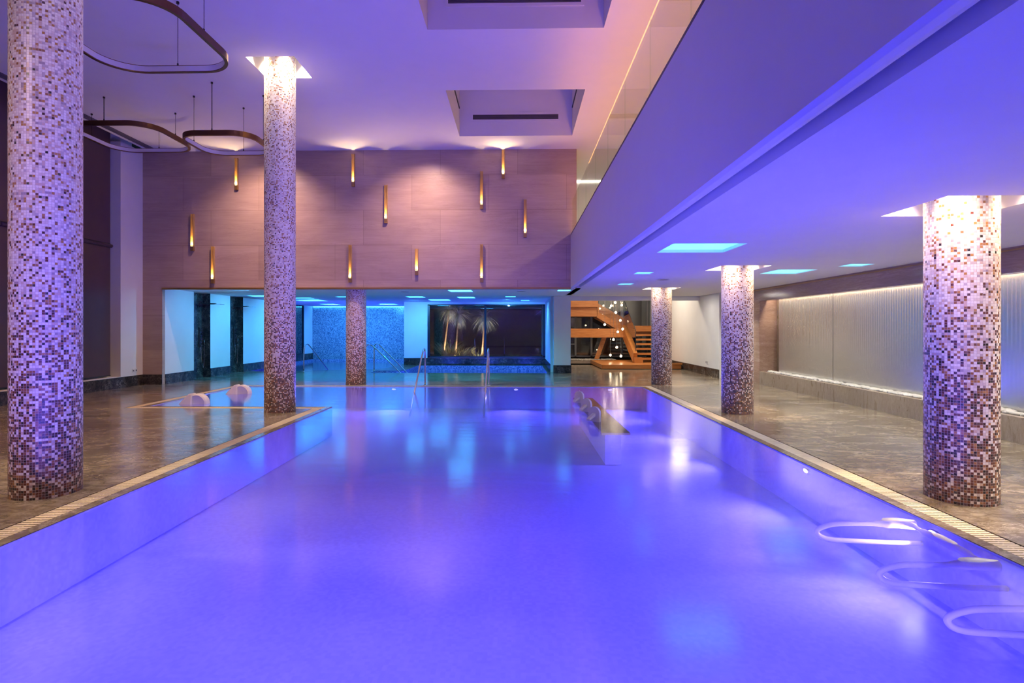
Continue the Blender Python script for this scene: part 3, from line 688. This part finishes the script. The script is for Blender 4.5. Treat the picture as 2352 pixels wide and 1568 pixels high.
# ------------------------------------------------------------------ ring pendants
def ring(cx, cy, z, hw, hd, rad, label):
    t = thing('ring_pendant', (cx, cy, z), label, 'pendant light', 'bronze ring pendants')
    pts = []
    for (sx, sy, a0) in ((1,1,0),(-1,1,90),(-1,-1,180),(1,-1,270)):
        for k_ in range(13):
            a = R(a0+90*k_/12); pts.append((cx+sx*(hw-rad)+rad*math.cos(a), cy+sy*(hd-rad)+rad*math.sin(a)))
    n = len(pts)
    def loop(off):
        out = []
        for i in range(n):
            a, c = Vector(pts[i-1]), Vector(pts[(i+1) % n]); d = (c-a).normalized(); nn = Vector((-d.y, d.x))
            out.append((pts[i][0]+nn.x*off, pts[i][1]+nn.y*off))
        return out
    def band(o0, o1, z0, z1, name, mat):
        b = MB(); A, B_ = loop(o0), loop(o1); base = 0
        b.v += [(x,y,z0) for x, y in A]+[(x,y,z1) for x, y in A]+[(x,y,z0) for x, y in B_]+[(x,y,z1) for x, y in B_]
        for i in range(n):
            j = (i+1) % n
            b.face((i, j, n+j, n+i)); b.face((2*n+j, 2*n+i, 3*n+i, 3*n+j)); b.face((n+i, n+j, 3*n+j, 3*n+i)); b.face((j, i, 2*n+i, 2*n+j))
        return b.build(name, mat, t, smooth=False)
    band(0, .045, z-.10, z, 'bronze_band', M['bronze']); band(.0455, .052, z-.088, z-.012, 'diffuser', M['diff'])
    for dx, dy in ((0,-1),(0,1),(-1,0),(1,0)):
        x, y = cx+dx*(hw-.025), cy+dy*(hd-.025)
        c = MB().tube([(x,y,z),(x,y,HC)], .004 if dy != -1 else .008, 5).build('suspension_cable', M['black'], t)
        MB().lathe([(.001,-.03),(.02,-.03),(.02,0)], 10, (x,y,HC)).build('ceiling_mount', M['black'], c)
        MB().lathe([(.012,0),(.012,.035),(.001,.035)], 8, (x,y,z)).build('clamp', M['black'], c)
    return t
ring(-4.93, 7.22, 5.31, .93, .96, .52, 'largest-looking bronze ring pendant, nearest one beside the near left column')
ring(-8.46, 12.36, 5.75, .96, .92, .52, 'bronze ring pendant by the window wall, high and half hidden by the near column')
ring(-5.88, 11.46, 5.31, .74, .66, .42, 'smallest bronze ring pendant, hanging just left of the middle tall column')

# ------------------------------------------------------------------ wall lights on travertine
sc0 = None
SL = [(-8.68,4.56,3.57,'leftmost brass wall light, at middle height on the travertine wall'),(-7.49,6.04,5.19,'brass wall light high up between the two left ring pendants and the tall column'),(-8.13,3.69,2.70,'brass wall light low at the left just above the bronze trim'),
 (-4.36,6.13,5.27,'brass wall light near the ceiling just right of the tall column'),(-4.44,3.72,2.72,'brass wall light low above the far mosaic column'),(-3.49,5.31,4.29,'brass wall light in the upper middle, second to the right of the tall column'),
 (-2.67,3.61,2.91,'shortest brass wall light, low above the white panel left of the garden window'),(-.95,5.66,4.65,'brass wall light below and left of the far coffer, upper one of a vertical pair'),(-.95,3.73,2.72,'brass wall light above the garden window mullion, lower one of a vertical pair'),
 (-.38,6.30,5.45,'topmost brass wall light touching the ceiling under the far coffer'),(.20,4.91,3.90,'rightmost brass wall light, nearest the gallery balustrade')]
for x, zt, zb, lab in SL:
    zt = min(zt, HC-.02)
    t = thing('wall_light', (x, TY, zb), lab, 'wall light', 'brass wall lights on the travertine wall')
    w2 = .037
    b = MB(); b.box(x-w2, x+w2, TY-.006, TY, zb, zt); b.box(x-w2, x-w2+.005, TY-.07, TY-.006, zb+.12, zt); b.box(x+w2-.005, x+w2, TY-.07, TY-.006, zb+.12, zt)
    b.build('channel', M['satin_brass'], t)
    MB().box(x-w2-.003, x+w2+.003, TY-.075, TY-.006, zb, zb+.12).build('lamp_housing', M['gold'], t)
    MB().box(x-w2+.006, x+w2-.006, TY-.068, TY-.008, zb+.12, zb+.124).build('lens', M['spot_lens'], t)
    lamp('SPOT', 'wall_light_beam', (x, TY-.045, zb+.13), (x, TY-.06, zt+1), 45, (1,.66,.32), spot_size=R(125), spot_blend=.7, shadow_soft_size=.012)

# ------------------------------------------------------------------ pool fittings
def dome_spout(x, y, label):
    t = thing('water_spout', (x, y, -.02), label, 'water spout', 'white arched water spouts')
    b = MB(); n = 14; r = .20
    prof = [(x+.0+r*math.cos(math.pi*i/n), -.02+r*1.05*math.sin(math.pi*i/n)) for i in range(n+1)]
    base = len(b.v)
    ys_ = [y-.10, y-.07, y+.07, y+.10]; sc_ = [.82, 1, 1, .82]
    for yy, s_ in zip(ys_, sc_):
        for px, pz in prof: b.v.append((x+.06+(px-x)*s_, yy, -.02+(pz+.02)*s_))
    m = n+1
    for j in range(3):
        for i in range(n): b.face((base+j*m+i, base+j*m+i+1, base+(j+1)*m+i+1, base+(j+1)*m+i))
    b.face([base+i for i in range(m)]); b.face([base+3*m+i for i in range(m)][::-1])
    b.build('hood', M['gloss_white'], t, smooth=True, bevel=.012)
    b = MB(); b.hexa([(x-.30,y-.15,-.04),(x+.0,y-.17,-.04),(x+.0,y+.10,-.04),(x-.30,y+.06,-.04),(x-.10,y-.10,.19),(x-.02,y-.11,.20),(x-.02,y+.06,.20),(x-.10,y+.03,.19)])
    b.build('back_fin', M['gloss_white'], t, bevel=.02)
    return t
dome_spout(-6.50, 11.36, 'white arched water spout in the pool arm, nearer and left one')
dome_spout(-6.48, 13.15, 'white arched water spout in the pool arm, farther one')
for i, (x, y) in enumerate(((1.26,11.62),(1.26,10.42),(1.26,9.32))):
    t = thing('spout_plate', (x, y, -.02), 'white rounded spout plate standing on the marble ledge, '+('farthest of three','middle of three','nearest of three')[i], 'water spout', 'spout plates on the marble ledge')
    n = 12; hw = .10; ang = R(-42)
    def tr(u, v, w_): return (x+u*math.cos(ang)-w_*math.sin(ang), y+u*math.sin(ang)+w_*math.cos(ang), v)
    pr = [(-hw,-.02),(hw,-.02)]+[(hw*math.cos(math.pi*q/n), .12+hw*math.sin(math.pi*q/n)) for q in range(n+1)]
    b = MB(); m = len(pr)
    b.v += [tr(u, v, -.025) for u, v in pr]+[tr(u, v, .025) for u, v in pr]
    b.face([q for q in range(m)]); b.face([m+q for q in range(m)][::-1])
    for q in range(m): b.face((q, (q+1) % m, m+(q+1) % m, m+q))
    b.build('plate', M['gloss_white'], t, bevel=.008)
    b = MB(); b.hexa([tr(-.035,.015,-.19),tr(-.035,.07,-.02),tr(.035,.07,-.02),tr(.035,.015,-.19),tr(-.035,.055,-.19),tr(-.035,.125,-.02),tr(.035,.125,-.02),tr(.035,.055,-.19)])
    b.build('nozzle', M['gloss_white'], t, bevel=.01)
def handrail(pts, label, group, foot=None):
    t = thing('handrail', pts[0], label, 'handrail', group)
    MB().tube(smooth_path(pts, 6), .021, 10).build('rail', M['steel'], t, smooth=True)
    p = pts[0]; MB().lathe([(.05,0),(.05,.012),(.022,.02)], 16, p).build('floor_flange', M['steel'], t, smooth=True)
for x, l in ((-2.44,'stainless pool handrail at the far pool edge, left of the pair'),(-.76,'stainless pool handrail at the far pool edge, right of the pair')):
    handrail([(x,14.98,0),(x,14.97,.5),(x,14.95,.85),(x,14.86,.96),(x,14.70,.94),(x,14.45,.78),(x,13.9,.36),(x,13.35,-.06),(x,13.0,-.34),(x,12.8,-.5)], l, 'pool handrails')
handrail([(-7.49,19.78,0),(-7.49,19.8,.5),(-7.48,19.82,.84),(-7.44,19.92,.95),(-7.38,20.1,.86),(-7.1,20.6,.25),(-6.9,20.95,-.2),(-6.8,21.1,-.45)], 'single stainless handrail leading into the whirlpool beside the tall column', 'pool handrails')
handrail([(-5.14,19.05,0),(-5.14,19.05,.5),(-5.13,19.06,.84),(-5.05,19.15,.95),(-4.9,19.28,.88),(-4.5,19.3,.5),(-4.05,19.3,.05),(-3.7,19.3,-.3),(-3.45,19.3,-.55)], 'stainless handrail into the plunge pool, front one right of the far column', 'pool handrails')
handrail([(-5.16,20.36,0),(-5.16,20.36,.5),(-5.15,20.35,.84),(-5.06,20.28,.96),(-4.88,20.15,.88),(-4.45,20.14,.46),(-4.0,20.14,.0),(-3.6,20.14,-.4),(-3.45,20.14,-.55)], 'stainless handrail into the plunge pool, rear one right of the far column', 'pool handrails')
# submerged seat loops on the right pool wall
for i, y in enumerate((4.56, 3.78, 3.19)):
    t = thing('seat_rail', (3.15, y, -.06), ('white looped seat rail under water, farthest of three','white looped seat rail under water, middle of three','white looped seat rail under water, nearest of three at the right edge')[i], 'seat rail', 'underwater seat rails')
    P = smooth_path([(3.13,y,-.065),(2.98,y,-.04),(2.82,y,-.052),(2.6,y,-.055),(2.48,y,-.07),(2.38,y,-.13),(2.385,y,-.20),(2.46,y,-.25),(2.62,y,-.27),(2.9,y,-.29),(3.19,y,-.30)], 6)
    P = [Vector((p.x, p.y, -.035+(p.z+.04)*.62)) for p in P]
    rr = [.040 if p.x > 2.9 and p.z > -.12 else .026 if p.x > 2.82 and p.z > -.12 else .019 for p in P]
    MB().tube(P, rr, 12).build('loop', M['rail_white'], t, smooth=True)
hr = MB().tube(smooth_path([(3.10,4.52,-.045),(3.08,4.36,-.045),(3.07,4.2,-.03),(3.08,4.02,-.04),(3.09,3.82,-.05)], 6), [.016]*5+[.026]*6+[.034]*6+[.026]*4+[.016]*4, 12).build('neck_rest', M['rail_white'], org=(3.08,4.15,-.06), smooth=True)
tag(hr, 'curved white neck rest tube joining the two farther underwater seat rails', 'neck rest')
# underwater lamps
UW = [('far pool wall near its left end', (-3.2,14.655), 'y'), ('far pool wall between the two handrails', (-.04,14.655), 'y'), ('far pool wall right of the handrails', (2.37,14.655), 'y'),
      ('right pool wall below the farthest seat rail', (3.195,4.42), 'x'), ('right pool wall halfway along', (3.195,6.35), 'x')]
for lab, (x, y), ax in UW:
    t = thing('underwater_light', (x,y,-.07), 'small underwater light in the '+lab, 'pool light', 'underwater lights')
    b = MB(); n = 20
    def ringp(r, d): return [((x-d, y+r*math.cos(2*math.pi*q/n), -.07+.42*r*math.sin(2*math.pi*q/n)) if ax == 'x' else (x+r*math.cos(2*math.pi*q/n), y-d, -.07+.42*r*math.sin(2*math.pi*q/n))) for q in range(n)]
    b.v += ringp(.075, .0)+ringp(.07, .015)+ringp(.055, .018); 
    for j in range(2):
        for q in range(n): b.face((j*n+q, j*n+(q+1) % n, (j+1)*n+(q+1) % n, (j+1)*n+q))
    b.build('rim', M['steel'], t, smooth=True)
    b = MB(); b.v += ringp(.055, .016); b.face(range(n)); b.build('lens', M['violet_lens'], t)

# ------------------------------------------------------------------ garden outside the window
struct(MB().slab([(-4.48,GY+.21),(8,GY+.21),(8,33),(-9,33),(-9,28.15),(-4.48,28.15)], [], -.1, 0).build('floor_garden', M['soil']))
struct(MB().box(-9, 10, 33, 33.2, 0, 6).build('wall_garden_end', M['outwall']))
def palm(x, y, lean, h, label, seed):
    rnd = random.Random(seed)
    t = thing('palm_tree', (x,y,0), label, 'palm tree', 'lit palms in the garden')
    top = Vector((x+lean, y, h))
    MB().tube([(x,y,0),(x+lean*.35,y,h*.35),(x+lean*.7,y,h*.7),top], [.055,.042,.036,.04], 10).build('trunk', M['bark'], t, smooth=True)
    b = MB()
    for i in range(420):
        a = rnd.uniform(0, 6.283); el = rnd.uniform(-1.1, 1.1); L = rnd.uniform(.35, .95); p = top.copy(); d = Vector((math.cos(a)*math.cos(el), math.sin(a)*math.cos(el), math.sin(el)))
        side = d.cross(Vector((0,0,1))).normalized()*rnd.uniform(.006, .012); prev = None
        for s_ in range(5):
            w_ = side*(1-s_/4.6); q = (p-w_, p+w_)
            if prev: b.quad(prev[0], prev[1], q[1], q[0])
            prev = q; p = p+d*(L/4); d = (d+Vector((0,0,-.32))).normalized()
    b.build('fronds', M['leaf'], t)
palm(-2.85, 26.0, .14, 2.15, 'slim garden palm behind the left window pane, left of the two', 3)
palm(-1.62, 25.8, .12, 2.0, 'slim garden palm next to the window mullion, right of the two', 5)
palm(-3.6, 27.4, .3, 2.4, 'dim palm deeper in the garden at the left window edge', 9)
def clump(x, y, n, h, spread, mat, label, name, seed, wd=.006, droop=.5):
    rnd = random.Random(seed); b = MB()
    for i in range(n):
        a = rnd.uniform(0, 6.283); p = Vector((x+rnd.gauss(0,.05), y+rnd.gauss(0,.05), 0)); d = Vector((math.cos(a)*spread, math.sin(a)*spread, 1)).normalized(); L = h*rnd.uniform(.6, 1.1)
        side = Vector((-math.sin(a), math.cos(a), 0))*wd; prev = None
        for s_ in range(6):
            w_ = side*(1-s_/5.5); q = (p-w_, p+w_)
            if prev: b.quad(prev[0], prev[1], q[1], q[0])
            prev = q; p = p+d*(L/5); d = (d+Vector((math.cos(a)*.1, math.sin(a)*.1, -droop*.35))).normalized()
    o = b.build(name, mat, org=(x,y,0)); return tag(o, label, 'plant')
clump(-3.1, 25.2, 260, 1.3, .6, M['grass'], 'tall dry grass tussock at the left behind the garden window', 'grass_tussock', 1, .012, .35)
clump(-2.5, 25.3, 260, 1.1, .6, M['grass'], 'dry grass tussock in the middle of the left garden pane', 'grass_tussock', 2, .012, .35)
clump(-1.8, 25.0, 200, .9, .7, M['grass'], 'low dry grass tussock beside the window mullion', 'grass_tussock', 4, .012, .35)
clump(-3.4, 24.5, 22, .55, .5, M['green'], 'broad-leaved plant at the lower left corner of the garden window', 'garden_plant', 11, .025, .2)
clump(-2.5, 24.4, 14, .5, .6, M['grass'], 'pale spiky yucca close to the glass, centre of the left pane', 'yucca', 12, .02, .1)
clump(-2.1, 24.4, 14, .5, .6, M['grass'], 'pale spiky yucca close to the glass, right of the other yucca', 'yucca', 13, .02, .1)
clump(-.2, 24.5, 16, .75, .6, M['green'], 'leafy plant behind the right garden pane', 'garden_plant', 14, .02, .2)
clump(-3.4, 28.6, 60, 1.3, .5, M['green'], 'dark green shrub at the left edge behind the garden window', 'garden_shrub', 15, .03, .4)
for x, y, tx, tz in ((-2.75,25.45,-2.8,2.2),(-1.75,25.3,-1.55,2.1),(-3.3,26.9,-3.3,2.4)):
    lamp('SPOT', 'garden_uplight', (x,y,.05), (tx,y+.55,tz), 330, (1,.86,.62), spot_size=R(100), spot_blend=.7, shadow_soft_size=.04)
for x in (-3.0,-2.0,-.4): lamp('SPOT', 'grass_fill', (x,23.75,2.46), (x+.1,25.4,.2), 34, (1,.90,.66), spot_size=R(95), spot_blend=.8, shadow_soft_size=.03)  # spots added at the window head so the grass shows

# room shell behind the camera
w = MB(); w.box(-10.5, 7.2, -2.8, -2.6, 0, HC+.5); struct(w.build('wall_front', M['white']))
w = MB(); w.box(7.2, 7.3, -2.8, 17.4, 0, HC+.3); struct(w.build('wall_outer_right', M['white']))

# ------------------------------------------------------------------ light sources
def pool_lamp(loc, d, p, color=VIOLET, size=.15):
    lamp('AREA', 'pool_lamp', loc, (loc[0]+d[0], loc[1]+d[1], loc[2]+d[2]), p, color, shape='ELLIPSE', size=size, size_y=size*.36, spread=R(125))
for y in (2.1, 4.42, 6.35, 8.5, 10.6, 12.7): pool_lamp((3.16,y,-.07), (-1,0,-.10), 52)  # only some have fittings; the rest are added to even out the pool
for x in (-3.2, -.04, 2.37): pool_lamp((x,14.62,-.07), (0,-1,-.08), 62)
for x in (-6.2, -4.6): pool_lamp((x,14.62,-.2), (0,-1,.0), 16, (.14,.35,1))
for x in (-3.0, -1.6, -.2, 1.2): pool_lamp((x,1.04,-.13), (0,1,-.08), 108)  # unseen lamps added at the near end to brighten the close water
for x in (-3.2, -1.4, .4): pool_lamp((x,19.2,-.5), (0,1,.1), 45, (.05,.10,1))
pool_lamp((-8.9,20.15,-.4), (.2,1,.1), 60, (.22,.16,1)); pool_lamp((-10.05,24.5,-.4), (1,0,.1), 80, (.05,.12,1)); pool_lamp((-6.0,20.95,-.4), (-.2,1,.1), 60, (.05,.12,1)); pool_lamp((-4.95,25.5,-.4), (-1,0,.1), 60, (.04,.14,1))
# cyan cove in front of the mosaic wall
cv = MB().box(-10.1, -4.75, 27.9, 27.94, LC-.03, LC+.01).build('cyan_light_strip', M['cyan'], org=(-7.4,27.9,LC)); tag(cv, 'cyan light strip washing down the blue mosaic wall', 'light strip')
# added cyan spots without fittings, brightening the wet-area walls
for x, y, tx, ty, p in ((-7.6,16.0,-9.6,16.2,70),(-7.6,18.2,-9.6,18.4,110),(-7.4,21.2,-9.6,21.6,110),(-4.0,21.6,-3.9,23.5,90),(-.4,21.4,-.3,23.5,90),(.3,21.6,1.3,21.4,40),(-8.4,25.6,-8.6,28,110),(-6.2,25.6,-6.1,28,110)):
    lamp('SPOT', 'wet_wall_fill', (x,y,LC-.02), (tx,ty,.9), p*2.5, (.085,.50,1), spot_size=R(120), spot_blend=1, shadow_soft_size=.05)
for x, y in ((-6.5,17.6),(-3.0,17.6),(-.4,17.6)):
    lamp('SPOT', 'wet_floor_fill', (x,y,LC-.02), (x,y,0), 420, (.02,.50,.80), spot_size=R(140), spot_blend=1, shadow_soft_size=.05)  # cyan fill added for the wet-area floor, no such fittings
# added warm spots that lighten the columns, no real fittings there
lamp('SPOT', 'column_fill', (-6.0,-1.5,HC-.05), (-4.3,5.1,2.2), 1700, (1,.66,.50), spot_size=R(40), spot_blend=1, shadow_soft_size=.5)
lamp('SPOT', 'column_fill', (-6.2,4.0,HC-.05), (-4.3,10.2,2.6), 500, (1,.66,.50), spot_size=R(36), spot_blend=1, shadow_soft_size=.4)
lamp('SPOT', 'column_fill', (4.6,.6,LC-.02), (3.93,5.1,.9), 450, (1,.72,.52), spot_size=R(44), spot_blend=1, shadow_soft_size=.05)
# waterfall wash
lamp('AREA', 'niche_wash', (6.80,8.2,2.37), (6.84,8.2,0), 105, (1,.86,.68), shape='RECTANGLE', size=.05, size_y=14.5).rotation_euler = (0,0,0)
lamp('SPOT', 'niche_end_spot', (6.80,15.25,2.35), (6.86,15.45,.3), 25, (1,.85,.62), spot_size=R(70), spot_blend=.8, shadow_soft_size=.02)
# gallery warm uplight strip, and room lights
lamp('AREA', 'gallery_strip', (1.95,8.0,3.98), (1.95,8.0,9), 125, (1,.40,.12), shape='RECTANGLE', size=.45, size_y=13)
lamp('AREA', 'gallery_end', (4,17.0,HC-.1), (4,17.0,0), 60, (1,.88,.72), shape='RECTANGLE', size=2, size_y=1)
lamp('AREA', 'gallery_room', (4.8,8.0,HC-.05), (4.8,8.0,0), 420, (1,.74,.48), shape='RECTANGLE', size=.4, size_y=14)
# lobby
lamp('AREA', 'lobby_light', (4.2,21.2,4.15), (4.2,22.2,0), 230, (1,.86,.70), shape='RECTANGLE', size=2.4, size_y=1.6)
lamp('AREA', 'corridor_light', (5.0,17.9,LC-.02), (5.0,17.9,0), 22, (1,.92,.82), shape='RECTANGLE', size=.6, size_y=.6)
# invented neutral fill over the right deck, without fittings
for x, y in ((5.3,16.0),(5.3,13.2),(5.3,10.4),(5.3,7.6),(5.3,4.8),(5.3,2.0)):
    lamp('SPOT', 'deck_fill', (x,y,LC-.02), (x,y,0), 420, (.97,.95,.88), spot_size=R(140), spot_blend=1, shadow_soft_size=.2)
# warm fill added high in the hall to lighten the left deck
for x, y in ((-7.4,1.5),(-7.4,5.6),(-7.4,9.6),(-6.2,12.8)):
    lamp('SPOT', 'hall_fill', (x,y,HC-.03), (x,y,0), 480, (1,.56,.26), spot_size=R(96), spot_blend=1, shadow_soft_size=.08)
# warm wash on the travertine wall
for x in (-6.6,-2.4):
    lamp('SPOT', 'wall_wash', (x,13.5,HC-.03), (x,TY,3.0), 520, (1,.62,.48), spot_size=R(110), spot_blend=1, shadow_soft_size=.08)

# ------------------------------------------------------------------ world and camera
wd = bpy.data.worlds.new('night'); sc.world = wd; wd.use_nodes = True
wd.node_tree.nodes['Background'].inputs[0].default_value = (.01,.014,.03,1); wd.node_tree.nodes['Background'].inputs[1].default_value = .4
cam = bpy.data.cameras.new('camera'); co = bpy.data.objects.new('camera', cam); col.objects.link(co); sc.camera = co
cam.sensor_fit = 'HORIZONTAL'; cam.sensor_width = 36; cam.lens = 1306.7/2352*36
co.location = (0,0,1.5); co.rotation_euler = (R(90),0,.021)
cam.shift_x = (1176-1161.3)/2352; cam.shift_y = -(784-754.3)/2352
cam.clip_start = .05
vs = sc.view_settings; vs.view_transform = 'Standard'; vs.look = 'None'; vs.gamma = 1; vs.exposure = 0; vs.use_curve_mapping = False
sc.cycles.use_denoising = True
sc.cycles.sample_clamp_indirect = 6
sc.cycles.max_bounces = 4; sc.cycles.transparent_max_bounces = 8; sc.cycles.diffuse_bounces = 2; sc.cycles.glossy_bounces = 2
sc.cycles.use_adaptive_sampling = True; sc.cycles.adaptive_threshold = .25
